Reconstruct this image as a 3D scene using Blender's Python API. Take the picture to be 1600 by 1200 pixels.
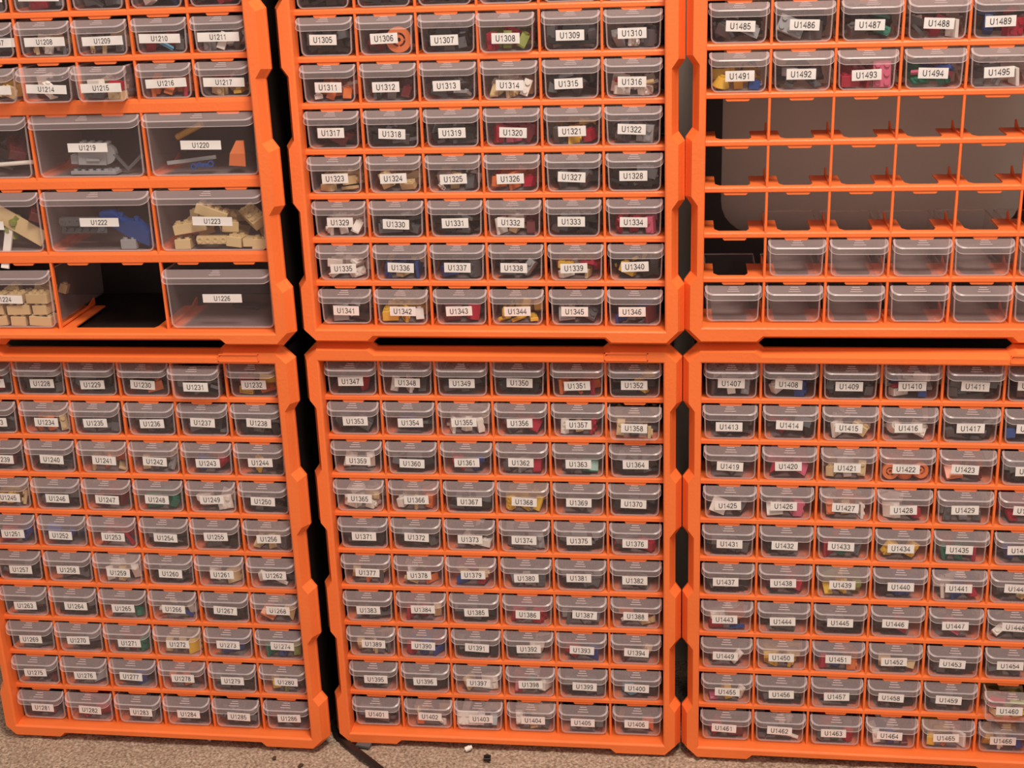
import bpy, bmesh, math, random
from mathutils import Matrix, Vector, Euler, noise

for o in list(bpy.data.objects):
    bpy.data.objects.remove(o)

SC = bpy.context.scene
COL = SC.collection
P = 0.0575            # width of one small drawer bay (m); all cabinet numbers below are in bays
Q = 0.75633           # height of one small drawer row, in bays
FLOOR_Y = 4.066        # floor, in bays below the middle of the lower cabinets


def W(x, down, depth):
    """measured frame (right, down, away) in bays -> metres, z up, floor at 0"""
    return Vector((x * P, depth * P, (FLOOR_Y - down) * P))


# ------------------------------------------------------------------ camera
cam_data = bpy.data.cameras.new('camera')
cam = bpy.data.objects.new('camera', cam_data)
COL.objects.link(cam)
SC.camera = cam
cam_data.sensor_width = 36.0
cam_data.lens = 2186.85 / 1600 * 36.0
cam_data.clip_start = 0.05
ax, ay, az = 0.344137, 0.1283508, 0.00800358


def rot_fit(rx, ry, rz):
    return Matrix.Rotation(rz, 3, 'Z') @ Matrix.Rotation(ry, 3, 'Y') @ Matrix.Rotation(rx, 3, 'X')


R = rot_fit(ax, ay, az)                     # rows: camera right, down, forward
M = Matrix(((1, 0, 0), (0, 0, 1), (0, -1, 0)))
right, down_, fwd = (M @ R.row[0], M @ R.row[1], M @ R.row[2])
m3 = Matrix((right, -down_, -fwd)).transposed()
cam.matrix_world = Matrix.Translation(W(3.4934, -11.48546, -22.81641)) @ m3.to_4x4()

# ------------------------------------------------------------------ world and light
SC.view_settings.view_transform = 'Standard'
SC.view_settings.look = 'None'
SC.view_settings.gamma = 1.0
SC.view_settings.use_curve_mapping = False
SC.view_settings.exposure = 0.0
world = bpy.data.worlds.new('world')
SC.world = world
world.use_nodes = True
wb = world.node_tree.nodes['Background']
wb.inputs[0].default_value = (1.0, 0.86, 0.78, 1)
wb.inputs[1].default_value = 0.62


def area(name, loc, target, sx, sy, power, color):
    d = bpy.data.lights.new(name, 'AREA')
    d.shape = 'RECTANGLE'; d.size = sx; d.size_y = sy
    d.energy = power; d.color = color
    o = bpy.data.objects.new(name, d)
    o.location = loc
    o.rotation_euler = (Vector(target) - Vector(loc)).to_track_quat('-Z', 'Y').to_euler()
    COL.objects.link(o)
    return o


area('ceiling_light', (0.45, -0.95, 2.35), (0.1, 0.0, 0.6), 0.5, 0.5, 48, (1.0, 0.87, 0.76))

# ------------------------------------------------------------------ materials


def principled(name, color, rough=0.5, alpha=1.0, spec=0.5, coat=0.0):
    m = bpy.data.materials.new(name)
    m.use_nodes = True
    b = m.node_tree.nodes['Principled BSDF']
    b.inputs['Base Color'].default_value = (*color, 1)
    b.inputs['Roughness'].default_value = rough
    b.inputs['Alpha'].default_value = alpha
    b.inputs['Specular IOR Level'].default_value = spec
    b.inputs['Coat Weight'].default_value = coat
    return m


def noisy(m, scale, amount, bump=0.0, bscale=None, detail=3):
    """vary the base colour a little and add a fine bump"""
    nt = m.node_tree; b = nt.nodes['Principled BSDF']
    tc = nt.nodes.new('ShaderNodeTexCoord')
    n = nt.nodes.new('ShaderNodeTexNoise'); n.inputs['Scale'].default_value = scale; n.inputs['Detail'].default_value = detail
    nt.links.new(tc.outputs['Object'], n.inputs['Vector'])
    c = b.inputs['Base Color'].default_value[:]
    r = nt.nodes.new('ShaderNodeValToRGB')
    r.color_ramp.elements[0].position = 0.3; r.color_ramp.elements[1].position = 0.7
    r.color_ramp.elements[0].color = tuple(max(0, v * (1 - amount)) for v in c[:3]) + (1,)
    r.color_ramp.elements[1].color = tuple(min(1, v * (1 + amount)) for v in c[:3]) + (1,)
    nt.links.new(n.outputs['Fac'], r.inputs['Fac'])
    nt.links.new(r.outputs['Color'], b.inputs['Base Color'])
    if bump:
        n2 = nt.nodes.new('ShaderNodeTexNoise'); n2.inputs['Scale'].default_value = bscale or scale * 4
        nt.links.new(tc.outputs['Object'], n2.inputs['Vector'])
        bp = nt.nodes.new('ShaderNodeBump'); bp.inputs['Strength'].default_value = bump; bp.inputs['Distance'].default_value = 0.001
        nt.links.new(n2.outputs['Fac'], bp.inputs['Height'])
        nt.links.new(bp.outputs['Normal'], b.inputs['Normal'])
    return m


def clear_plastic(name, color, a_face, a_graze, rough):
    """thin frosted plastic: milkier where it is seen edge on"""
    m = principled(name, color, rough, a_face, 0.5)
    nt = m.node_tree; b = nt.nodes['Principled BSDF']
    lw = nt.nodes.new('ShaderNodeLayerWeight'); lw.inputs['Blend'].default_value = 0.35
    mr = nt.nodes.new('ShaderNodeMapRange')
    mr.inputs['To Min'].default_value = a_face; mr.inputs['To Max'].default_value = a_graze
    nt.links.new(lw.outputs['Facing'], mr.inputs['Value'])
    nt.links.new(mr.outputs['Result'], b.inputs['Alpha'])
    return m


ORANGE = noisy(principled('orange_plastic', (0.90, 0.188, 0.042), 0.42, 1, 0.45), 9, 0.05, 0.25, 300)
BLACK = noisy(principled('black_plastic', (0.016, 0.010, 0.008), 0.5), 20, 0.3, 0.1, 200)
CLEAR = clear_plastic('clear_plastic', (0.70, 0.55, 0.54), 0.04, 0.36, 0.3)
TRAYFLOOR = principled('frosted_tray_bottom', (0.55, 0.42, 0.40), 0.5, 0.40)
LIP = clear_plastic('frosted_plastic', (0.80, 0.66, 0.65), 0.16, 0.36, 0.2)
BEAD = principled('thick_clear_plastic', (0.85, 0.72, 0.72), 0.25, 0.42)
TRAYBEAD = principled('moulded_clear_plastic_edge', (0.80, 0.62, 0.60), 0.3, 0.28)
PAPER = principled('label_paper', (0.88, 0.85, 0.82), 0.6)
INK = principled('label_ink', (0.02, 0.015, 0.02), 0.6)
WALL = noisy(principled('painted_wall', (0.72, 0.63, 0.55), 0.9), 6, 0.06, 0.2, 120)

PAL = {  # colours of the toy pieces
    'k': ('black', (0.011, 0.009, 0.008)), 'g': ('dark grey', (0.10, 0.10, 0.105)), 'l': ('light grey', (0.30, 0.30, 0.31)),
    'w': ('white', (0.80, 0.74, 0.68)), 't': ('tan', (0.62, 0.46, 0.24)), 'r': ('red', (0.38, 0.012, 0.035)),
    'y': ('yellow', (0.74, 0.46, 0.05)), 'o': ('orange', (0.70, 0.18, 0.05)), 'b': ('blue', (0.015, 0.06, 0.24)),
    'n': ('green', (0.01, 0.16, 0.10)), 'p': ('pink', (0.60, 0.12, 0.20)), 'm': ('dark red', (0.13, 0.022, 0.025)),
    'L': ('lime green', (0.22, 0.26, 0.05)), 'c': ('light blue', (0.15, 0.42, 0.60)),
}
PMAT = {k: principled('toy_plastic_' + v[0].replace(' ', '_'), v[1], 0.35) for k, v in PAL.items()}

# carpet
CARPET = principled('carpet_pile', (0.40, 0.29, 0.21), 0.95, 1, 0.1)
nt = CARPET.node_tree; b = nt.nodes['Principled BSDF']
tc = nt.nodes.new('ShaderNodeTexCoord')
n1 = nt.nodes.new('ShaderNodeTexNoise'); n1.inputs['Scale'].default_value = 330; n1.inputs['Detail'].default_value = 4
n2 = nt.nodes.new('ShaderNodeTexNoise'); n2.inputs['Scale'].default_value = 14; n2.inputs['Detail'].default_value = 3
r1 = nt.nodes.new('ShaderNodeValToRGB')
e = r1.color_ramp.elements
e[0].position = 0.30; e[0].color = (0.20, 0.13, 0.085, 1)
e[1].position = 0.72; e[1].color = (0.66, 0.52, 0.40, 1)
em = e.new(0.5); em.color = (0.40, 0.295, 0.215, 1)
mx = nt.nodes.new('ShaderNodeMix'); mx.data_type = 'RGBA'; mx.blend_type = 'MULTIPLY'; mx.inputs['Factor'].default_value = 0.35
r2 = nt.nodes.new('ShaderNodeValToRGB'); r2.color_ramp.elements[0].color = (0.6, 0.6, 0.6, 1); r2.color_ramp.elements[0].position = 0.35
r2.color_ramp.elements[1].position = 0.65
bp = nt.nodes.new('ShaderNodeBump'); bp.inputs['Strength'].default_value = 0.8; bp.inputs['Distance'].default_value = 0.002
nt.links.new(tc.outputs['Object'], n1.inputs['Vector']); nt.links.new(tc.outputs['Object'], n2.inputs['Vector'])
nt.links.new(n1.outputs['Fac'], r1.inputs['Fac']); nt.links.new(n2.outputs['Fac'], r2.inputs['Fac'])
nt.links.new(r1.outputs['Color'], mx.inputs['A']); nt.links.new(r2.outputs['Color'], mx.inputs['B'])
nt.links.new(mx.outputs['Result'], b.inputs['Base Color'])
nt.links.new(n1.outputs['Fac'], bp.inputs['Height']); nt.links.new(bp.outputs['Normal'], b.inputs['Normal'])

# ------------------------------------------------------------------ mesh helpers


class MB:
    """collects vertices and faces of ONE object"""

    def __init__(s):
        s.v = []; s.f = []; s.m = []; s.sm = []

    def add(s, vs, fs, mi=0, smooth=False):
        k = len(s.v)
        s.v += [tuple(v) for v in vs]
        for f in fs:
            s.f.append([k + i for i in f]); s.m.append(mi); s.sm.append(smooth)

    def box(s, x0, x1, y0, y1, z0, z1, mi=0, mat=None):
        vs = [Vector((x, y, z)) for x in (x0, x1) for y in (y0, y1) for z in (z0, z1)]
        if mat: vs = [mat @ v for v in vs]
        s.add(vs, [(0, 1, 3, 2), (4, 6, 7, 5), (0, 4, 5, 1), (2, 3, 7, 6), (0, 2, 6, 4), (1, 5, 7, 3)], mi)

    def cyl(s, c, r, h, n=10, mi=0, mat=None, r2=None):
        r2 = r if r2 is None else r2
        vs = [Vector((c[0] + rr * math.cos(2 * math.pi * i / n), c[1] + rr * math.sin(2 * math.pi * i / n), c[2] + zz))
              for zz, rr in ((0, r), (h, r2)) for i in range(n)]
        if mat: vs = [mat @ v for v in vs]
        s.add(vs, [(i, (i + 1) % n, n + (i + 1) % n, n + i) for i in range(n)] + [tuple(range(n))[::-1], tuple(range(n, 2 * n))], mi)

    def ring(s, c, r0, r1, h, n=14, mi=0, mat=None):
        vs = []
        for zz, rr in ((0, r0), (0, r1), (h, r1), (h, r0)):
            for i in range(n):
                a = 2 * math.pi * i / n
                vs.append(Vector((c[0] + rr * math.cos(a), c[1] + rr * math.sin(a), c[2] + zz)))
        if mat: vs = [mat @ v for v in vs]
        fs = []
        for k in range(4):
            for i in range(n):
                fs.append((k * n + i, k * n + (i + 1) % n, ((k + 1) % 4) * n + (i + 1) % n, ((k + 1) % 4) * n + i))
        s.add(vs, fs, mi)

    def loft(s, rings, closed=True, mi=0, smooth=False, cap0=False, cap1=False):
        n = len(rings[0]); vs = [v for r in rings for v in r]; fs = []
        for k in range(len(rings) - 1):
            for i in range(n if closed else n - 1):
                j = (i + 1) % n
                fs.append((k * n + i, k * n + j, (k + 1) * n + j, (k + 1) * n + i))
        if cap0: fs.append(tuple(range(n))[::-1])
        if cap1: fs.append(tuple((len(rings) - 1) * n + i for i in range(n)))
        s.add(vs, fs, mi, smooth)

    def mesh(s, name, mats, scale=1.0):
        me = bpy.data.meshes.new(name)
        me.from_pydata([(a * scale, b * scale, c * scale) for a, b, c in s.v], [], s.f)
        for m in mats: me.materials.append(m)
        me.polygons.foreach_set('material_index', s.m)
        me.polygons.foreach_set('use_smooth', s.sm)
        bm = bmesh.new(); bm.from_mesh(me)
        bmesh.ops.recalc_face_normals(bm, faces=bm.faces)
        bm.to_mesh(me); bm.free()
        me.update()
        return me


def put(name, me, parent=None, loc=(0, 0, 0), rot=(0, 0, 0)):
    o = bpy.data.objects.new(name, me)
    COL.objects.link(o)
    o.location = loc; o.rotation_euler = rot
    if parent: o.parent = parent
    return o


def tag(o, label=None, category=None, group=None, kind=None):
    if label: o['label'] = label
    if category: o['category'] = category
    if group: o['group'] = group
    if kind or category: o['kind'] = kind or 'thing'
    return o


# ------------------------------------------------------------------ cabinet parts (bays; x right, y away, z up from the grid's bottom line)
GH = 10 * Q
ZF = -0.25       # front face of the frame stands this far before the drawer grid


def frame_mesh(bt, bb):
    """moulded front frame: stepped outline, chamfered rim, rectangular opening"""
    bs = 0.315; nd = 0.105; ch = 0.25
    z = lambda row: GH - row * Q
    L = [(1.0, 1.2), (2.68, 2.88), (4.15, 4.35), (5.65, 5.85), (7.12, 7.32), (8.8, 9.0)]
    pts = []
    # left side going down, then bottom, right side up, top back
    pts.append((-bs, z(0) + bt - ch))
    inn = False
    for a, c in L:
        if not inn: pts += [(-bs, z(a)), (-bs + nd, z(c))]
        else: pts += [(-bs + nd, z(a)), (-bs, z(c))]
        inn = not inn
    pts.append((-bs, z(10) - bb + ch)); pts.append((-bs + ch, -bb))
    pts += [(0.93, -bb), (1.03, -bb + 0.09), (4.97, -bb + 0.09), (5.07, -bb)]
    pts.append((6 + bs - ch, -bb)); pts.append((6 + bs, -bb + ch))
    inn = False
    for a, c in reversed(L):
        if not inn: pts += [(6 + bs, z(c)), (6 + bs - nd, z(a))]
        else: pts += [(6 + bs - nd, z(c)), (6 + bs, z(a))]
        inn = not inn
    pts.append((6 + bs, GH + bt - ch)); pts.append((6 + bs - ch, GH + bt))
    pts += [(5.07, GH + bt), (4.97, GH + bt - 0.09), (1.03, GH + bt - 0.09), (0.93, GH + bt)]
    pts.append((-bs + ch, GH + bt))
    n = len(pts)
    off = 0.10
    ins = []
    for i in range(n):
        p0, p1, p2 = (Vector(pts[i - 1]), Vector(pts[i]), Vector(pts[(i + 1) % n]))
        d1 = (p1 - p0).normalized(); d2 = (p2 - p1).normalized()
        n1 = Vector((-d1.y, d1.x)); n2 = Vector((-d2.y, d2.x))      # inward for this winding
        mm = n1 + n2
        mm = mm / mm.length_squared * 2 * off if mm.length_squared > 1e-6 else n1 * off
        q = p1 + mm
        ins.append((q.x, q.y))
    opn = [(min(6, max(0, a)), min(GH, max(0, c))) for a, c in pts]

    def shrink(pp, k):      # inner opening grown by k
        return [((a - k if a <= 0 else a + k if a >= 6 else a), (c - k if c <= 0 else c + k if c >= GH else c)) for a, c in pp]
    R3 = lambda pp, y: [(a, y, c) for a, c in pp]
    mb = MB()
    mid = [((a * 0.75 + c * 0.25), (b_ * 0.75 + d * 0.25)) for (a, b_), (c, d) in zip(pts, ins)]
    rings = [R3(pts, 0.05), R3(pts, -0.015), R3(mid, -0.06), R3(ins, ZF)]
    rings += [R3(shrink(opn, 0.03), ZF), R3(shrink(opn, 0.012), ZF + 0.012), R3(opn, ZF + 0.035), R3(opn, 0.10)]
    mb.loft(rings)
    mb.loft([rings[0], R3(opn, 0.10)])
    return mb, ins


def frame_with_plaque(bt, bb):
    mb, ins = frame_mesh(bt, bb)
    # raised thin border of the plaque on the top bar
    x0, x1, z0, z1 = 5.0, 5.74, GH + 0.05, GH + 0.19
    t = 0.016; y0 = ZF - 0.016
    mb.box(x0, x1, y0, ZF + 0.01, z0, z0 + t); mb.box(x0, x1, y0, ZF + 0.01, z1 - t, z1)
    mb.box(x0, x0 + t, y0, ZF + 0.01, z0, z1); mb.box(x1 - t, x1, y0, ZF + 0.01, z0, z1)
    return mb.mesh('cabinet_frame', [ORANGE], P)


def housing_mesh(open_back, D=2.72):
    mb = MB()
    x0, x1, z0, z1 = -0.13, 6.13, -0.14, GH + 0.14
    t = 0.04
    mb.box(x0, x0 + t, 0.11, D, z0, z1); mb.box(x1 - t, x1, 0.11, D, z0, z1)
    mb.box(x0 + t, x1 - t, 0.11, D, z0, z0 + t); mb.box(x0 + t, x1 - t, 0.11, D, z1 - t, z1)
    if not open_back:
        mb.box(x0 + t, x1 - t, D - t, D, z0 + t, z1 - t)
    else:
        # back plate with one large round-cornered opening
        a0, a1, b0, b1, rr = 0.36, 5.64, 0.88, GH - 0.88, 0.6
        inner = []; outer = []
        for cx, cz, s in ((a1 - rr, b1 - rr, 0), (a0 + rr, b1 - rr, 1), (a0 + rr, b0 + rr, 2), (a1 - rr, b0 + rr, 3)):
            for k in range(7):
                a = math.pi / 2 * (s + k / 6)
                inner.append((cx + rr * math.cos(a), cz + rr * math.sin(a)))
                outer.append((x1 - t if s in (0, 3) else x0 + t, z1 - t if s < 2 else z0 + t))
        mb.loft([[(a, D, c) for a, c in outer], [(a, D, c) for a, c in inner],
                 [(a, D - t, c) for a, c in inner], [(a, D - t, c) for a, c in outer]])
    return mb.mesh('housing', [BLACK], P)


def shelf_mesh(cols, th, tabs_below=True, ledges=True, long=0.85):
    """one shelf; z = 0 is its centre line"""
    mb = MB()
    h = th / 2
    # front bar with softened edges
    mb.loft([[(x, y, z) for y, z in ((0.012, -h), (0.0, -h + 0.012), (0.0, h * .35), (0.012, h * .8), (0.035, h), (0.10, h), (0.10, -h))]
             for x in (0.0, 6.0)], cap0=True, cap1=True)
    if ledges:
        for c in cols:
            a = max(0.0, c - 0.26); b_ = min(6.0, c + 0.20)
            if c == 0: b_ = 0.17
            mb.loft([[(a - (0.05 if c > 0 else 0), 0.10, h - 0.03), (b_ + (0.08 if c < 6 else 0), 0.10, h - 0.03),
                      (b_ + (0.08 if c < 6 else 0), 0.10, h - 0.002), (a - (0.05 if c > 0 else 0), 0.10, h - 0.002)],
                     [(a, 0.22, h - 0.03), (b_, 0.22, h - 0.03), (b_, 0.22, h - 0.002), (a, 0.22, h - 0.002)],
                     [(a, long, h - 0.03), (b_, long, h - 0.03), (b_, long, h - 0.002), (a, long, h - 0.002)]], cap0=True, cap1=True)
    if tabs_below:
        for k in range(6):
            c = k + 0.5
            mb.loft([[(c - w, 0.015, z), (c + w, 0.015, z), (c + w, 0.05, z), (c - w, 0.05, z)]
                     for w, z in ((0.19, -h + 0.005), (0.19, -h - 0.022), (0.165, -h - 0.042))], cap0=True, cap1=True)
    return mb.mesh('shelf', [ORANGE], P)


def divider_mesh(z0, z1, fins, long=0.85):
    mb = MB()
    w = 0.022
    mb.loft([[(x, y, z) for x, y in ((-w, 0.012), (-w + 0.008, 0.004), (w - 0.008, 0.004), (w, 0.012), (w * 0.8, 0.09), (-w * 0.8, 0.09))]
             for z in (z0, z1)], cap0=True, cap1=True)
    for f in fins:
        mb.loft([[(-0.014, 0.09, f), (0.014, 0.09, f), (0.014, 0.09, f + 0.03), (-0.014, 0.09, f + 0.03)],
                 [(-0.014, long * 0.8, f), (0.014, long * 0.8, f), (0.014, long * 0.8, f + 0.04), (-0.014, long * 0.8, f + 0.04)],
                 [(-0.014, long, f), (0.014, long, f), (0.014, long, f + 0.13), (-0.014, long, f + 0.13)]], cap0=True, cap1=True)
    return mb.mesh('divider', [ORANGE], P)


# ------------------------------------------------------------------ drawers
def drawer_meshes(w, h, depth):
    """w: lip width, h: height. Returns tray mesh, lip mesh (origin: bottom centre of the front face)"""
    hw = w / 2 - 0.022; hb = hw - 0.018; r = 0.10

    def ush(k=0.0, y=0.0, top=h):
        pts = [(-hw + k, y, top)]
        for i in range(7):
            a = math.pi + math.pi / 2 * i / 6
            pts.append((-hb + r + (r - k) * math.cos(a), y, r + (r - k) * math.sin(a)))
        for i in range(7):
            a = 1.5 * math.pi + math.pi / 2 * i / 6
            pts.append((hb - r + (r - k) * math.cos(a), y, r + (r - k) * math.sin(a)))
        pts.append((hw - k, y, top))
        return pts
    t = MB()
    f0 = ush(0.0, 0.0); f1 = ush(0.0, depth)
    t.add(f0, [tuple(range(len(f0)))])                 # front
    t.add(f1, [tuple(range(len(f1)))])                 # back
    nf = len(f0)
    for i in range(nf - 1):                            # sides and bottom
        t.add([f0[i], f0[i + 1], f1[i + 1], f1[i]], [(0, 1, 2, 3)], 2 if i == 7 else 0)
    # thicker bead along the front outline, rim along the top
    a = ush(0.0, -0.012); b_ = ush(0.022, -0.012); c = ush(0.022, 0.012); d = ush(0.0, 0.012)
    n = len(a)
    for i in range(n - 1):
        t.add([a[i], b_[i], c[i], d[i], a[i + 1], b_[i + 1], c[i + 1], d[i + 1]],
              [(0, 1, 5, 4), (1, 2, 6, 5), (2, 3, 7, 6), (3, 0, 4, 7)], 1)
    for sx in (-1, 1):
        x = sx * hw
        t.box(min(x, x - sx * 0.022), max(x, x - sx * 0.022), 0.02, depth, h - 0.022, h, 1)
    t.box(-hw, hw, depth - 0.022, depth, h - 0.022, h, 1)
    tray = t.mesh('drawer', [CLEAR, TRAYBEAD, TRAYFLOOR], P)
    # pull lip: a plate with round front corners slopes out from the rim, a short skirt hangs from it
    l = MB()
    H = w / 2; D = 0.205; rc = 0.14

    def plan(Hx, Dy, r_, inset=0.0):
        pts = [(-Hx, 0.0), (-Hx, -Dy * 0.2)]
        pts += [(-Hx + r_ - r_ * math.cos(a), -Dy + r_ * 0.9 - r_ * 0.9 * math.sin(a)) for a in [math.pi / 2 * k / 7 for k in range(8)]]
        pts += [(0.0, -Dy)]
        pts += [(Hx - r_ + r_ * math.cos(a), -Dy + r_ * 0.9 - r_ * 0.9 * math.sin(a)) for a in [math.pi / 2 * k / 7 for k in range(7, -1, -1)]]
        pts += [(Hx, -Dy * 0.2), (Hx, 0.0)]
        return pts
    s0 = 0.10; sk = 0.088
    zt = lambda y, d: h + 0.003 - s0 * min(1.0, abs(y) / d) ** 1.15
    inner = plan(H - 0.025, D - 0.015, rc)
    outer = plan(H, D, rc)
    rim = [(x, y, zt(y, D) - 0.004) for x, y in inner]
    rim2 = [(x, y, zt(y, D) - 0.016) for x, y in outer]
    n = len(inner)
    # the plate, in strips from the middle line outwards
    half = n // 2
    l.add(rim, [(k, k + 1, n - 2 - k, n - 1 - k) for k in range(half)])
    l.loft([rim, rim2], closed=False, mi=1)
    skirt = [(x * 1.004, y * 1.02, zt(y, D) - 0.016 - sk) for x, y in outer]
    l.loft([rim2, skirt], closed=False)
    b0 = [(x * 1.006, y * 1.02 - 0.005, z + 0.009) for x, y, z in skirt]; b1 = [(x * 1.006, y * 1.02 - 0.005, z - 0.002) for x, y, z in skirt]
    b2 = [(x * 0.985, y * 0.95, z - 0.002) for x, y, z in skirt]
    l.loft([b0, b1, b2], closed=False, mi=1)
    # three short grip ridges
    for (hwid, y) in ((0.062, -0.055), (0.080, -0.10), (0.10, -0.145)):
        l.box(-hwid, hwid, y - 0.007, y + 0.007, zt(y, D), zt(y, D) + 0.010, 1)
    lip = l.mesh('pull_lip', [LIP, BEAD], P)
    return tray, lip


SMALL = drawer_meshes(0.935, 0.620, 2.1)
BIG = drawer_meshes(1.93, 1.045, 2.1)
SHORT = drawer_meshes(0.925, 0.570, 2.1)

# ------------------------------------------------------------------ label glyphs


def arc(cx, cy, rx, ry, a0, a1, n=10):
    return [(cx + rx * math.cos(math.radians(a0 + (a1 - a0) * i / n)), cy + ry * math.sin(math.radians(a0 + (a1 - a0) * i / n))) for i in range(n + 1)]


STROKES = {   # plain sans-serif strokes, cap height 1: (advance, polylines)
    'U': (0.80, [[(.08, 1), (.08, .33)] + arc(.34, .33, .26, .28, 180, 360) + [(.60, .33), (.60, 1)]]),
    '0': (0.66, [arc(.29, .5, .22, .45, 90, 450, 18)]),
    '1': (0.66, [[(.12, .74), (.26, .78), (.34, .96), (.34, 0)]]),
    '2': (0.66, [[(.07, .68)] + arc(.29, .70, .21, .25, 170, -20, 8) + [(.40, .45), (.16, .22), (.07, .055), (.53, .055)]]),
    '3': (0.66, [arc(.28, .73, .20, .22, 165, -90, 9) + arc(.28, .28, .23, .23, 90, -165, 9)]),
    '4': (0.66, [[(.42, 0), (.42, .96), (.04, .30), (.57, .30)]]),
    '5': (0.66, [[(.50, .95), (.14, .95), (.09, .50)] + arc(.28, .32, .23, .27, 125, -160, 10)]),
    '6': (0.66, [arc(.29, .31, .21, .27, 90, 450, 14), arc(.34, .50, .26, .45, 50, 195, 9)]),
    '7': (0.66, [[(.05, .95), (.54, .95), (.36, .58), (.24, 0)]]),
    '8': (0.66, [arc(.29, .74, .18, .21, 90, 450, 12), arc(.29, .27, .22, .24, 90, 450, 12)]),
    '9': (0.66, [arc(.29, .69, .21, .27, 90, 450, 14), arc(.24, .50, .26, .45, 230, 375, 9)]),
}


def label_mesh(text, w, h, digit_h):
    mb = MB()
    mb.box(-w / 2, w / 2, -0.006, 0.0, -h / 2, h / 2, 0)
    s = digit_h; sx = s * 0.98; th = 0.062
    x = -(sum(STROKES[c][0] for c in text) - .06) * sx / 2
    for c in text:
        adv, lines = STROKES[c]
        for k, ln in enumerate(lines):
            vs = []
            n = len(ln)
            closed = (Vector(ln[0]) - Vector(ln[-1])).length < 1e-4
            for i in range(n):
                a = Vector(ln[i - 1] if i else (ln[-2] if closed else ln[0])); b_ = Vector(ln[i]); c2 = Vector(ln[i + 1] if i < n - 1 else (ln[1] if closed else ln[-1]))
                d1 = (b_ - a); d2 = (c2 - b_)
                d1 = d1.normalized() if d1.length > 1e-6 else d2.normalized()
                d2 = d2.normalized() if d2.length > 1e-6 else d1
                nn = Vector((-d1.y, d1.x)) + Vector((-d2.y, d2.x))
                nn = nn / max(nn.length_squared, .6) * 2 * th
                for sg in (1, -1):
                    q = b_ + nn * sg
                    vs.append((x + q.x * sx, -0.0085 - .0004 * k, q.y * s - digit_h / 2))
            mb.add(vs, [(2 * i, 2 * i + 1, 2 * i + 3, 2 * i + 2) for i in range(n - 1)], 1)
        x += adv * sx
    return mb.mesh('label', [PAPER, INK], P)


# ------------------------------------------------------------------ toy pieces
UN = 0.139     # stud pitch in bays
_cache = {}


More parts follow.
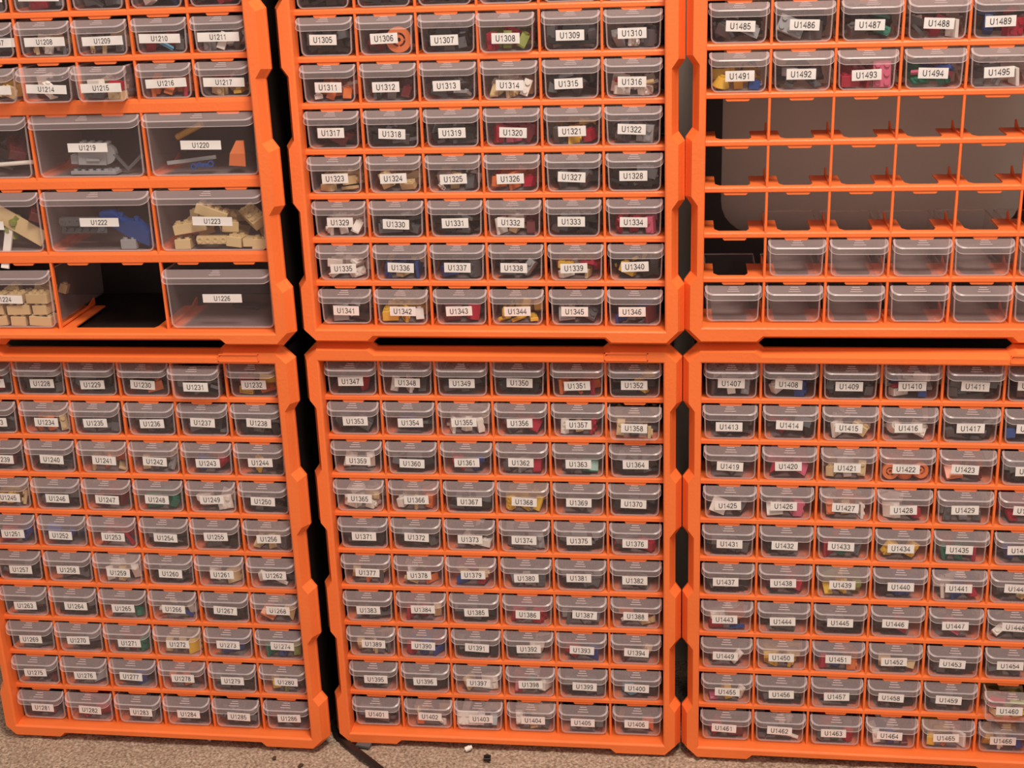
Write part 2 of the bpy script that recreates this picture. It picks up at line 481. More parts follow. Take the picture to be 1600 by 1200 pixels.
def piece_mesh(kind, a, b_, c):
    """kind, size; returns (mesh, half extents) centred on the origin, colour c"""
    key = (kind, a, b_, c)
    if key in _cache: return _cache[key]
    mb = MB()
    if kind in ('toy_brick', 'toy_plate'):
        h = 0.167 if kind == 'toy_brick' else 0.056
        x, y = a * UN / 2 - 0.002, b_ * UN / 2 - 0.002
        e_ = 0.006
        mb.loft([[(-x + k, -y + k, z), (x - k, -y + k, z), (x - k, y - k, z), (-x + k, y - k, z)]
                 for k, z in ((0, -h / 2), (0, h / 2 - e_), (e_, h / 2))], cap1=True)
        # hollow underside with tubes
        t = 0.02
        mb.loft([[(-x, -y, -h / 2), (x, -y, -h / 2), (x, y, -h / 2), (-x, y, -h / 2)],
                 [(-x + t, -y + t, -h / 2), (x - t, -y + t, -h / 2), (x - t, y - t, -h / 2), (-x + t, y - t, -h / 2)],
                 [(-x + t, -y + t, h / 2 - t), (x - t, -y + t, h / 2 - t), (x - t, y - t, h / 2 - t), (-x + t, y - t, h / 2 - t)]], cap1=True)
        for i in range(a - 1):
            for j in range(b_ - 1):
                mb.ring(((i + 1) * UN - x, (j + 1) * UN - y, -h / 2), 0.04, 0.055, h - t, 8)
        for i in range(a):
            for j in range(b_):
                mb.cyl(((i + .5 - a / 2) * UN, (j + .5 - b_ / 2) * UN, h / 2 - 0.002), 0.042, 0.032, 8)
        ext = (x, y, h / 2 + 0.03)
    elif kind == 'toy_tile':
        x, y, h = a * UN / 2, b_ * UN / 2, 0.056
        mb.loft([[(-x + k, -y + k, z), (x - k, -y + k, z), (x - k, y - k, z), (-x + k, y - k, z)]
                 for k, z in ((0.01, -h / 2), (0, -h / 2 + .01), (0, h / 2 - .006), (.006, h / 2))], cap0=True, cap1=True)
        ext = (x, y, h / 2)
    elif kind == 'toy_slope':
        x, y, h = a * UN / 2, b_ * UN / 2, 0.167
        mb.loft([[(xx, -y, -h / 2), (xx, y, -h / 2), (xx, y, h / 2), (xx, y - UN * .7, h / 2), (xx, -y, -h / 2 + .03)] for xx in (-x, x)], cap0=True, cap1=True)
        for i in range(a): mb.cyl(((i + .5 - a / 2) * UN, y - .07, h / 2 - .002), 0.042, 0.03, 8)
        ext = (x, y, h / 2 + .03)
    elif kind == 'toy_liftarm':
        n = a; x, y, h = n * UN / 2, UN / 2, 0.07
        mb.loft([[(-x + .02, -h, z), (x - .02, -h, z), (x, 0, z), (x - .02, h, z), (-x + .02, h, z), (-x, 0, z)] for z in (-.06, .05)], cap0=True, cap1=True)
        for i in range(n): mb.ring(((i + .5 - n / 2) * UN, 0, 0.05), 0.03, 0.055, 0.012, 10)
        ext = (x, h, 0.062)
    elif kind == 'toy_axle':
        x = a * UN / 2
        mb.box(-x, x, -.034, .034, -.012, .012); mb.box(-x, x, -.012, .012, -.034, .034)
        ext = (x, .034, .034)
    elif kind == 'toy_wheel':
        r = a * UN / 2
        mb.ring((0, 0, -.06), r * .55, r, .12, 20); mb.ring((0, 0, -.035), r * .16, r * .40, .07, 12)
        for k in range(4):
            mb.box(r * .3, r * .62, -.016, .016, -.02, .02, 0, Matrix.Rotation(k * math.pi / 2, 3, 'Z'))
        ext = (r, r, .06)
    elif kind == 'toy_cone':
        r = a * UN / 2
        mb.cyl((0, 0, -.10), r, .14, 14, 0, None, r * .55); mb.cyl((0, 0, .04), .042, .03, 10)
        mb.ring((0, 0, -.11), r * .5, r, .012, 14)
        ext = (r, r, .11)
    me = mb.mesh(kind, [PMAT[c]], P)
    _cache[key] = (me, ext)
    return _cache[key]


KINDS = ['toy_brick'] * 6 + ['toy_plate'] * 4 + ['toy_tile'] * 2 + ['toy_slope'] * 3 + ['toy_liftarm', 'toy_axle']
WORD = {'toy_brick': 'studded toy brick', 'toy_plate': 'flat studded toy plate', 'toy_tile': 'smooth toy tile', 'toy_slope': 'sloped toy brick',
        'toy_liftarm': 'toy beam with holes', 'toy_axle': 'thin toy axle rod', 'toy_wheel': 'round toy ring', 'toy_cone': 'round toy cone'}


def aabb(ext, rot):
    m = rot.to_matrix()
    return [sum(abs(m[i][j]) * ext[j] for j in range(3)) for i in range(3)]


LIM = [0.41]
pile = MB()                       # everything deep in the drawers that nobody could count
PKEYS = list(PAL)


def pile_brick(mat, loc, c, rng, low=False):
    a, b_, h = rng.choice([(1, 2, .167), (2, 2, .167), (1, 3, .167), (2, 3, .056), (1, 3, .056), (2, 2, .12), (1, 1, .167)])
    rot = Euler((rng.uniform(-.4, .4), rng.uniform(-.4, .4), rng.choice((0, 1.57)) + rng.uniform(-.35, .35))).to_matrix()
    e = [sum(abs(rot[i][k]) * v for k, v in enumerate((a * UN / 2, b_ * UN / 2, h / 2 + .03))) for i in range(3)]
    loc = [loc[0], max(loc[1], .03 + e[1]), e[2] + .012 if low else max(loc[2], e[2] + .012)]
    loc[0] = max(-lim + e[0], min(lim - e[0], loc[0])) if (lim := LIM[0]) else loc[0]
    T = mat @ Matrix.Translation(Vector(loc) * P) @ rot.to_4x4() @ Matrix.Diagonal((P, P, P, 1))
    pile.box(-a * UN / 2, a * UN / 2, -b_ * UN / 2, b_ * UN / 2, -h / 2, h / 2, PKEYS.index(c), T)
    for i in range(a):
        T2 = T
        pile.cyl(((i + .5 - a / 2) * UN, 0, h / 2), .042, .03, 6, PKEYS.index(c), T2)


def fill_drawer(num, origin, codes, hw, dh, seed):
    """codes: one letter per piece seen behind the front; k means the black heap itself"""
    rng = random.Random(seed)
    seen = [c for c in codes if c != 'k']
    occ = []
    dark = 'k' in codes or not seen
    # --- pieces seen one by one
    big = dh > 0.8
    LIM[0] = hw - .0
    n = len(seen)
    if n:
        lay = 1 if n <= 3 else 2
        nb = (n + lay - 1) // lay
        W_ = 2 * hw * 0.94
        slot = min(W_ / nb, 0.44)
        free = W_ - slot * nb
        names = {1: [''], 2: ['left ', 'right '], 3: ['left ', 'middle ', 'right ']}.get(nb, ['far left ', 'mid left ', 'mid right ', 'far right '])
        x = -W_ / 2
        used = {}
        cols = []
        gaps = sorted(rng.uniform(0, free) for _ in range(nb))
        for i in range(nb): cols.append(-W_ / 2 + gaps[i] + slot * (i + .5))
        for i, c in enumerate(seen):
            ci = i % nb; li = i // nb
            best = None
            forced = FORCE.get(num, {}).get(i)
            for _ in range(60 if not forced else 0):
                k = rng.choice(KINDS)
                if k == 'toy_axle': a, b_ = rng.choice([2, 3, 4]), 1
                elif k == 'toy_liftarm': a, b_ = rng.choice([2, 3, 4]), 1
                elif k == 'toy_slope': a, b_ = rng.choice([(1, 2), (2, 2)])
                else: a, b_ = rng.choice([(1, 2), (2, 2), (1, 3), (2, 3), (1, 4), (2, 4)])
                me, ext = piece_mesh(k, a, b_, c)
                rot = Euler((rng.choice([0, 0, 1.2, 1.57, .35]) + rng.uniform(-.15, .15), rng.choice([0, 0, 1.57, .5]) + rng.uniform(-.15, .15), rng.uniform(-1.2, 1.2)))
                e = aabb(ext, rot)
                if e[0] * 2 > slot or e[2] * 2 > (0.20 if lay == 2 else 0.36) or e[1] * 2 > 0.34: continue
                s = e[0] * e[2]
                if best is None or s > best[0]: best = (s, k, me, rot, e)
                if best and _ > 14: break
            if forced:
                k, a, b_, rr = forced
                me, ext = piece_mesh(k, a, b_, c); rot = Euler(rr); best = (0, k, me, rot, aabb(ext, rot))
            if best is None:
                me, ext = piece_mesh('toy_brick', 1, 1, c); rot = Euler((0, 0, 0)); best = (0, 'toy_brick', me, rot, aabb(ext, rot))
            s, k, me, rot, e = best
            base = used.get(ci, 0.012)
            o = put('toy_ring' if k == 'toy_wheel' else k, me)
            o.matrix_world = origin @ Matrix.Translation(Vector((cols[ci], 0.035 + e[1] + (0.0 if li == 0 else 0.03), base + e[2])) * P) @ rot.to_matrix().to_4x4()
            used[ci] = base + 2 * e[2]
            occ.append((cols[ci] - e[0], cols[ci] + e[0], 0.09 + 2 * e[1]))
            where = '' if nb == 1 else ' at the %s' % names[ci].strip()
            lv = '' if lay == 1 else (' low' if li == 0 else ' on top')
            tag(o, '%s %s%s%s inside drawer %s' % (PAL[c][0], WORD[k], lv, where, num), 'toy piece', k.replace('_', ' ') + ' pieces kept in the labelled drawers')
    # --- the heap behind
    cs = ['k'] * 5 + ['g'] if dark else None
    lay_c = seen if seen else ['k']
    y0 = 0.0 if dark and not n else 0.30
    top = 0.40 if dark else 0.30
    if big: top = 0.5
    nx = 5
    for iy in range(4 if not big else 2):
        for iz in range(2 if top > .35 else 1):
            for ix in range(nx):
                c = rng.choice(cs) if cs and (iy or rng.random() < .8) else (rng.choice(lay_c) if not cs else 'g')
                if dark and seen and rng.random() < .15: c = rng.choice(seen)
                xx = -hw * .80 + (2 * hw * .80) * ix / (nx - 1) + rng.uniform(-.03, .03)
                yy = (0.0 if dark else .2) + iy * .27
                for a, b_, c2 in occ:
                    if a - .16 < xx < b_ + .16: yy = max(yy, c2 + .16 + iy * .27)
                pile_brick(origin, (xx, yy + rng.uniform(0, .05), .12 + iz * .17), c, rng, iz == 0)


CONT = """
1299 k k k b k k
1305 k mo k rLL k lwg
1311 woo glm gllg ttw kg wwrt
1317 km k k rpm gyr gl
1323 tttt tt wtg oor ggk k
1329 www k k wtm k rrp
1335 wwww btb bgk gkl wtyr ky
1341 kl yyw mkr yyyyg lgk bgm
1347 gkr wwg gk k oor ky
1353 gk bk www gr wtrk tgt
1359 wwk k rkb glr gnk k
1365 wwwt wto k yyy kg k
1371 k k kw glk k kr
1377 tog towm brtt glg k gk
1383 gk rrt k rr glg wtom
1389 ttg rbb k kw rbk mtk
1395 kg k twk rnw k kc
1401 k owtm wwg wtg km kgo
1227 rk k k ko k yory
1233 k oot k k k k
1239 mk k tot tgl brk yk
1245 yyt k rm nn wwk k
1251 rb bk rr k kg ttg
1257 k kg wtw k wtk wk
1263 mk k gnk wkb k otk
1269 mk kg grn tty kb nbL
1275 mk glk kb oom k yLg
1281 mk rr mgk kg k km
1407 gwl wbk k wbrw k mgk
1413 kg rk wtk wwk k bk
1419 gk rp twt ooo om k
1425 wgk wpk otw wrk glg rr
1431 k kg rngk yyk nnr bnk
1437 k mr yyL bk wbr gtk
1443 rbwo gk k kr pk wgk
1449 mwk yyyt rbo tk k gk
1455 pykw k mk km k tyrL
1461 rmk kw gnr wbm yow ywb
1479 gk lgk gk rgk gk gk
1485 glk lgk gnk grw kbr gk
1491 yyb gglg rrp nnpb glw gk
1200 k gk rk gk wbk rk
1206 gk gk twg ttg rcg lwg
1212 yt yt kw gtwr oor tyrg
"""
FORCE = {'U1306': {1: ('toy_wheel', 3, 1, (1.5, 0, .1))}, 'U1416': {0: ('toy_cone', 2, 1, (1.1, .3, 0))},
         'U1422': {0: ('toy_wheel', 2, 1, (1.4, 0, 0)), 1: ('toy_wheel', 2, 1, (.4, 0, 0)), 2: ('toy_wheel', 2, 1, (1.3, 0, .3))},
         'U1491': {0: ('toy_cone', 2, 1, (.2, .2, 0))}, 'U1262': {0: ('toy_axle', 4, 1, (0, .5, .1))}, 'U1493': {0: ('toy_brick', 2, 2, (0, 0, .1)), 2: ('toy_plate', 2, 3, (1.4, 0, 0))},
         'U1486': {0: ('toy_plate', 3, 2, (1.2, .4, 0))}, 'U1403': {0: ('toy_plate', 3, 2, (1.2, 0, 0))}, 'U1342': {0: ('toy_brick', 2, 2, (.1, 0, .1))}}
CONTENTS = {}
for line in CONT.strip().split('\n'):
    s = line.split(); n0 = int(s[0])
    for i, t_ in enumerate(s[1:]): CONTENTS[n0 + i] = t_

LABPOS = {}
for line in """1305 -0.05,0.26 -0.03,0.26 -0.06,0.21 -0.04,0.24 -0.02,0.24 -0.02,0.25
1311 -0.02,0.25 -0.06,0.24 -0.04,0.24 -0,0.23 -0.05,0.24 -0.02,0.25
1317 -0.04,0.26 -0.01,0.23 -0.01,0.23 0.01,0.22 -0.02,0.23 -0.03,0.25
1323 -0.02,0.25 -0.03,0.24 -0.01,0.22 -0.04,0.22 -0.03,0.24 -0.02,0.25
1329 -0.01,0.25 -0.03,0.22 -0.02,0.23 -0.06,0.24 -0.04,0.25 -0.02,0.23
1335 -0.02,0.2 -0.01,0.22 -0.02,0.22 -0.05,0.21 -0.04,0.21 -0.02,0.23
1341 -0.01,0.2 0,0.2 -0.04,0.19 -0,0.18 -0.04,0.2 -0.05,0.21
1347 -0.03,0.25 -0,0.23 -0.01,0.23 0.01,0.24 -0.01,0.2 -0.01,0.22
1353 0.01,0.25 0.01,0.23 -0.02,0.25 -0.03,0.24 0,0.22 0.01,0.18
1359 -0,0.23 -0.01,0.2 -0.01,0.23 -0.03,0.24 -0.01,0.23 -0,0.24
1365 -0.01,0.24 0.02,0.23 -0.01,0.22 0.01,0.23 -0.01,0.24 -0.02,0.23
1371 -0.01,0.23 -0.01,0.24 -0.01,0.22 -0.02,0.23 -0.02,0.24 -0.01,0.19
1377 0,0.24 -0.02,0.22 0.02,0.26 -0.01,0.22 -0.04,0.25 -0.02,0.22
1383 -0.02,0.22 0.01,0.27 0.02,0.23 -0.01,0.22 0.05,0.24 -0.01,0.24
1389 0.02,0.25 -0.01,0.25 -0,0.24 -0.01,0.24 0,0.25 0.01,0.24
1395 0.01,0.23 -0.03,0.23 -0,0.24 -0.01,0.24 0.03,0.24 0.01,0.24
1401 -0.02,0.21 0.01,0.2 0.03,0.2 0.02,0.19 -0.02,0.22 -0.02,0.22
1227 0.05,0.2 0.01,0.21 -0.02,0.2 -0.06,0.21 -0.07,0.19 -0.05,0.23
1233 0.01,0.21 -0.02,0.22 -0.05,0.22 0,0.22 -0.04,0.25 0.01,0.26
1239 0,0.22 -0.02,0.24 -0.01,0.24 -0.03,0.23 -0.02,0.22 -0.02,0.25
1245 -0,0.2 -0.03,0.21 -0.04,0.21 -0.07,0.23 -0.02,0.25 -0.05,0.24
1251 -0.03,0.22 -0.09,0.21 -0.03,0.21 -0.02,0.22 -0.02,0.27 -0.02,0.25
1257 0,0.21 -0.05,0.24 -0.03,0.22 -0.02,0.22 0.01,0.24 0.02,0.26
1263 -0.03,0.2 0,0.22 -0.04,0.22 -0.02,0.24 -0.03,0.24 0.02,0.28
1269 -0.05,0.22 -0.06,0.24 -0.01,0.22 -0.03,0.24 -0.04,0.26 0.02,0.28
1275 -0.06,0.24 -0.03,0.22 -0.09,0.23 -0.03,0.24 -0.04,0.24 0.02,0.25
1281 -0.03,0.2 -0.03,0.21 0.01,0.22 -0.01,0.22 0.02,0.24 -0,0.26
1407 0,0.26 -0.02,0.25 -0.02,0.23 0.01,0.24 0.02,0.25 -0.05,0.27
1413 -0.01,0.22 -0.01,0.26 -0.01,0.23 0,0.24 0.01,0.25 -0.02,0.26
1419 -0.01,0.23 -0.01,0.25 -0.01,0.24 0,0.24 -0.02,0.26 0.01,0.25
1425 -0.03,0.24 -0.04,0.25 -0.01,0.24 0,0.23 0.02,0.26 0.03,0.27
1431 0.02,0.24 -0.02,0.24 -0.04,0.25 -0.01,0.25 -0.01,0.25 0,0.28
1437 -0.04,0.24 -0.03,0.25 -0,0.25 0.03,0.25 0.01,0.26 0.03,0.28
1443 -0.04,0.24 -0.01,0.24 0.01,0.25 -0.02,0.26 0.01,0.26 0.04,0.28
1449 -0.02,0.24 -0.01,0.24 0.01,0.25 -0.01,0.25 -0.01,0.26 -0.01,0.26
1455 0.01,0.23 0.01,0.23 0.01,0.23 -0.03,0.25 -0.01,0.25 0.02,0.19
1461 -0.03,0.21 -0,0.21 -0.03,0.21 -0.02,0.21 -0.01,0.25 -0.01,0.27
1485 0.03,0.26 0.01,0.26 -0.02,0.24 0.02,0.24 -0.04,0.25 -0.07,0.25
1491 0.02,0.25 -0.02,0.26 0,0.23 -0.01,0.24 -0.01,0.24 -0.05,0.24
1206 0.09,0.26 0.13,0.24 -0.01,0.24 0.01,0.23 -0.03,0.24 -0.04,0.24
1212 0.01,0.21 0.04,0.19 -0.1,0.2 -0.16,0.2 -0,0.25 -0.02,0.24""".strip().split('\n'):
    s = line.split(); n0 = int(s[0])
    for i, t_ in enumerate(s[1:]): LABPOS[n0 + i] = tuple(float(v) for v in t_.split(','))

# ------------------------------------------------------------------ assemble the cabinets
FR = {}


def cabinet(key, label, off, yaw, pitch, roll, bt, bb, rows, seed, open_back=True, big=False):
    """rows: list of (row number 1..10, first label number or None, set of missing columns)"""
    Rb = M @ (Matrix.Rotation(roll, 3, 'Z') @ Matrix.Rotation(yaw, 3, 'Y') @ Matrix.Rotation(pitch, 3, 'X')) @ M.transposed()
    piv = W(*(off[0], off[1], off[2]))
    T = Matrix.Translation(piv) @ Rb.to_4x4() @ Matrix.Translation(Vector((0, 0, -(GH / 2 + bb) * P)))
    root = bpy.data.objects.new('drawer_cabinet', None); COL.objects.link(root)
    root.empty_display_size = 0.05
    root.matrix_world = T
    tag(root, label, 'cabinet', 'orange framed drawer cabinets')
    if (bt, bb) not in FR: FR[(bt, bb)] = frame_with_plaque(bt, bb)
    gz = bb * P
    L0 = Vector((-3 * P, 0, gz))
    put('frame', FR[(bt, bb)], root, L0)
    h_ = put('housing', HOUSING_OPEN if open_back else HOUSING_SHUT, root, L0)
    h_['label'] = 'black outer shell'
    if not big:
        zl = [GH - r * Q for r in range(11)]
        for r in range(11):
            zz = zl[r] if r not in (0, 10) else (zl[r] + (0.03 if r == 0 else -0.03))
            put('shelf', SHELF if r not in (0, 10) else (SHELF_TOP if r == 0 else SHELF_LOW), root, L0 + Vector((0, 0, zz * P)))
        for c in range(1, 6): put('divider', DIVIDER, root, L0 + Vector((c * P, 0, 0)))
    else:
        sh = [GH, *(GH - r * .96 * Q for r in range(1, 5))]
        for i, zz in enumerate(sh): put('shelf', SHELF if i else SHELF_TOP, root, L0 + Vector((0, 0, zz * P)))
        for i, rr in enumerate((4.88, 6.57, 8.28)):
            put('shelf', SHELF_WIDE_A if i == 0 else SHELF_WIDE, root, L0 + Vector((0, 0, (GH - rr * Q) * P)))
        put('shelf', SHELF_LOW_BIG, root, L0 + Vector((0, 0, -.03 * P)))
        for c in range(1, 6): put('divider', DIVIDER_TOP, root, L0 + Vector((c * P, 0, 0)))
        for c in (2, 4): put('divider', DIVIDER_BIG, root, L0 + Vector((c * P, 0, 0)))
    rng = random.Random(seed)

    def add_drawer(meshes, cx, zfloor, num, lw, lh, ld, lx, lz, codes, hw, dh, pull=None, dx=None, dyaw=0.0):
        y = 0.022 + rng.uniform(-.015, .015) if pull is None else pull
        x = cx + (rng.uniform(-.015, .015) if dx is None else dx)
        loc = L0 + Vector((x * P, y * P, (zfloor + .004) * P))
        dr = put('drawer', meshes[0], root, loc, (0, 0, dyaw + rng.uniform(-.006, .006)))
        dr['label'] = 'clear plastic drawer marked U%d' % num if num else 'clear empty plastic drawer without a marking'
        lp = put('pull_lip', meshes[1], dr)
        if num:
            lb = put('paper_label', label_mesh('U%d' % num, lw, lh, ld), dr, Vector((lx, -.001, lz)) * P, (0, rng.uniform(-.035, .045), 0))
            lb['label'] = 'white paper label printed U%d' % num
            bpy.context.view_layer.update()
            fill_drawer('U%d' % num, dr.matrix_world.copy(), codes, hw, dh, seed * 1000 + num)

    bpy.context.view_layer.update()
    for row, n0, missing in rows:
        if big:
            zf = GH - row * .96 * Q + .05
            if row == 5: zf = GH - 4.88 * Q + .115
        else:
            zf = GH - row * Q + .05
            if row == 10: zf = 0.022
        for c in range(6):
            if c in missing: continue
            num = n0 + c if n0 else None
            lx, lz = LABPOS.get(num, (0, .235)) if num else (0, 0)
            kw = {}
            px = 0.0
            if num in PULL:
                kw = dict(pull=PULL[num][0], dx=PULL[num][1]); px = PULL[num][1]
            ms = SHORT if big else SMALL
            dz = (zf - (GH - row * Q * (.96 if big else 1) + .05))
            lz_ = min(max(lz - dz, .17), .30)
            if num in PULL: lz_ = .22; lx = px - .01
            if row == 10 and num: lz_ = .232
            if big: add_drawer(ms, c + .5, zf, num, .70, .145, .085, lx - px, lz_, CONTENTS.get(num, 'k'), .40, .57, **kw)
            else: add_drawer(ms, c + .5, zf, num, .455, .165, .096, lx - px, lz_, CONTENTS.get(num, 'k'), .40, .60, **kw)
    if big:
        for (rowi, zf) in ((0, GH - 6.57 * Q + .10), (1, GH - 8.28 * Q + .10), (2, .022)):
            for c in range(3):
                num = 1218 + rowi * 3 + c
                if num == 1225: continue
                pos = {1218: (0, .55), 1219: (-.02, .50), 1220: (-.03, .51), 1221: (-.1, .47), 1222: (0, .51), 1223: (.02, .51), 1224: (.02, .52), 1226: (.04, .53)}[num]
                x = 2 * c + 1
                loc = L0 + Vector((x * P, .022 * P, (zf + .004) * P))
                dr = put('drawer', BIG[0], root, loc, (0, 0, 0))
                dr['label'] = 'large clear plastic drawer marked U%d' % num
                put('pull_lip', BIG[1], dr)
                lb = put('paper_label', label_mesh('U%d' % num, .70, .15, .088), dr, Vector((pos[0], -.001, pos[1])) * P, (0, rng.uniform(0, .03), 0))
                lb['label'] = 'white paper label printed U%d' % num
                bpy.context.view_layer.update()
                big_contents(num, dr.matrix_world.copy())
    return root


PULL = {1358: (-.10, 0.0), 1231: (-.10, -.02), 1214: (-.20, .02), 1215: (-.20, -.03), 1213: (-.16, .03), 1460: (-.2, 0.02), 1232: (0.05, .0), 1376: (.0, 0), 1308: (-.02, -.03), 1215.5: (0, 0)}


def bigp(kind, a, b_, c, mw, loc, rot, label):
    me, ext = piece_mesh(kind, a, b_, c)
    o = put(kind, me)
    o.matrix_world = mw @ Matrix.Translation(Vector(loc) * P) @ Euler(rot).to_matrix().to_4x4()
    tag(o, label, 'toy piece', kind.replace('_', ' ') + ' pieces kept in the labelled drawers')
    return o


def special(name, mb, mat, mw, loc, rot, label, cat='toy piece'):
    o = put(name, mb.mesh(name, [mat], P))
    o.matrix_world = mw @ Matrix.Translation(Vector(loc) * P) @ Euler(rot).to_matrix().to_4x4()
    tag(o, label, cat)
    return o


def big_contents(num, mw):
    LIM[0] = 0.88
    rng = random.Random(num)
    if num == 1218:
        bigp('toy_axle', 9, 1, 'w', mw, (.3, .10, .22), (.1, -.05, .05), 'long white toy axle rod lying in the drawer marked U1218')
        bigp('toy_brick', 2, 4, 'm', mw, (.5, .40, .45), (.4, .3, .6), 'dark red toy brick leaning in the drawer marked U1218')
        for i in range(10): pile_brick(mw, (rng.uniform(-.7, .7), rng.uniform(.5, 1.2), rng.uniform(.15, .5)), rng.choice('kmg'), rng)
    elif num == 1219:
        m = MB()         # motor-like block
        m.box(-.25, .22, -.14, .14, -.17, .17); m.cyl((.0, 0, 0), .17, .16, 20, 0, Matrix.Translation((.20, 0, 0)) @ Matrix.Rotation(math.pi / 2, 4, 'X') @ Matrix.Translation((0, 0, -.08)))
        for i in range(4): m.cyl((-.19 + i * UN, -.06, .17), .045, .04, 10); m.cyl((-.19 + i * UN, .07, .17), .045, .04, 10)
        m.box(-.40, -.25, -.08, .08, -.17, -.02); m.box(-.10, .12, -.17, -.14, -.10, -.06)
        special('toy_motor', m, PMAT['l'], mw, (.0, .22, .36), (0, .05, .1), 'light grey toy motor block with studs in the drawer marked U1219')
        m = MB()
        m.loft([[(-.22, y, .12), (-.02, y, -.10), (.20, y, .14), (.25, y, .10), (-.02, y, -.17), (-.27, y, .10)] for y in (-.03, .03)], cap0=True, cap1=True)
        special('toy_bracket', m, PMAT['g'], mw, (.58, .25, .22), (0, .1, .2), 'dark grey angled toy bracket beside the grey motor block in drawer U1219')
        bigp('toy_plate', 2, 6, 'l', mw, (.0, .20, .06), (0, 0, 1.5), 'light grey studded toy plate under the grey motor block')
    elif num == 1220:
        m = MB(); m.cyl((0, 0, -.28), .055, .56, 12)
        special('toy_tube', m, principled('gold_plastic', (.45, .25, .04), .35), mw, (-.33, .35, .70), (0, 1.15, -.2), 'gold coloured toy tube leaning in the drawer marked U1220')
        m = MB(); m.loft([[(x0, y, z0), (x1, y, z1)] for x0, x1, z0, z1, y in ((-.10, .13, -.20, -.22, -.02), (-.05, .14, 0, 0, -.05), (.0, .12, .20, .18, .02))] and
               [[(-.14, y - .02, -.2), (.15, y - .02, -.22), (.14, y + .02, -.22), (-.14, y + .02, -.2)] if k == 0 else ([(-.10, y - .02, 0), (.16, y - .02, 0), (.16, y + .02, 0), (-.10, y + .02, 0)] if k == 1 else [(.0, y - .02, .2), (.13, y - .02, .2), (.13, y + .02, .2), (.0, y + .02, .2)]) for k, y in enumerate((-.03, -.05, .04))], cap0=True, cap1=True)
        special('curved_toy_tile', m, PMAT['o'], mw, (.52, .16, .34), (0, 0, 0), 'orange curved toy panel in the drawer marked U1220')
        m = MB(); m.box(-.42, .42, -.02, .02, -.03, .03)
        special('toy_bar', m, PMAT['l'], mw, (-.28, .16, .235), (0, -.09, .1), 'thin light grey toy bar in the drawer marked U1220')
        m = MB()
        for i, (x, z, r) in enumerate(((-.2, 0, .055), (-.1, .04, .03), (0, .0, .03), (.1, .04, .055))): m.ring((x, z, -.02), r * .6, r, .04, 12)
        m.box(-.15, .06, -.01, .05, -.012, .012)
        special('toy_chain', m, PMAT['b'], mw, (-.02, .08, .14), (1.57, 0, 0), 'blue toy linkage on the floor of the drawer marked U1220')
    elif num == 1221:
        m = MB()
        for k in range(7): m.cyl((0.04 * math.sin(k * 2), .04 * math.cos(k * 2), -.2 + k * .06), .16 - k * .015, .06, 9, 0, None, .05)
        special('toy_plant', m, PMAT['L'], mw, (.30, .25, .40), (.3, .7, 0), 'green toy tree lying in the drawer marked U1221')
        bigp('toy_tile', 7, 2, 't', mw, (.45, .20, .42), (1.35, .55, 0), 'long tan toy panel leaning in the drawer marked U1221')
        bigp('toy_brick', 2, 3, 'm', mw, (.76, .30, .62), (.3, .4, .5), 'dark red toy brick above the tan panel in drawer U1221')
        bigp('toy_tile', 1, 6, 'w', mw, (.2, .12, .10), (1.3, .15, 0), 'white toy tile low in the drawer marked U1221')
    elif num == 1222:
        bigp('toy_liftarm', 5, 1, 'g', mw, (-.42, .12, .50), (1.57, 0, 0), 'dark grey toy beam with round holes in the drawer marked U1222')
        bigp('toy_plate', 6, 2, 'g', mw, (-.38, .24, .40), (1.2, 0, 0), 'dark grey studded toy plate behind the beam in drawer U1222')
        m = MB()
        m.loft([[(x, -.10, z - t_), (x, .10, z - t_), (x, .10, z + t_), (x, -.10, z + t_)] for x, z, t_ in ((-.45, .14, .05), (-.25, .10, .13), (.0, -.03, .12), (.22, -.06, .17), (.46, -.18, .12))], cap0=True, cap1=True)
        m.cyl((-.1, 0, .05), .05, .16, 10); m.cyl((.2, 0, .05), .05, .12, 10)
        special('toy_hull', m, PMAT['b'], mw, (.40, .20, .42), (.1, .12, -.1), 'large blue toy hull in the drawer marked U1222')
        bigp('toy_brick', 1, 2, 'l', mw, (.44, .14, .10), (0, 0, 1.57), 'light grey toy brick under the blue hull in drawer U1222')
    elif num == 1223:
        T_ = [('toy_brick', 2, 2, (-.58, .18, .10), (0, 0, .05), 'at the far left bottom'), ('toy_brick', 4, 2, (-.45, .20, .38), (0, -.12, .2), 'leaning at the left'),
              ('toy_liftarm', 4, 1, (-.05, .10, .17), (1.57, 0, 0), ''), ('toy_brick', 4, 2, (-.05, .25, .62), (0, .38, .1), 'tilted on top'),
              ('toy_brick', 2, 2, (.36, .16, .14), (0, .1, -.1), 'right of the label'), ('toy_brick', 1, 2, (.60, .14, .13), (0, 1.57, 0), 'standing upright near the right'),
              ('toy_brick', 2, 2, (.79, .16, .10), (0, 0, .1), 'at the far right bottom'), ('toy_brick', 2, 4, (.62, .40, .50), (.3, -.5, .6), 'tilted high at the right'),
              ('toy_brick', 2, 4, (.15, .45, .36), (0, .1, .4), 'behind the label')]
        for k, a, b_, loc, rot, wh in T_:
            bigp(k, a, b_, 't', mw, loc, rot, ('tan toy brick %s in the drawer marked U1223' % wh) if wh else 'tan toy beam with round holes in the drawer marked U1223')
        for i in range(12): pile_brick(mw, (rng.uniform(-.75, .75), rng.uniform(.6, 1.0), rng.uniform(.12, .45)), 't', rng)
    elif num == 1224:
        j = 0
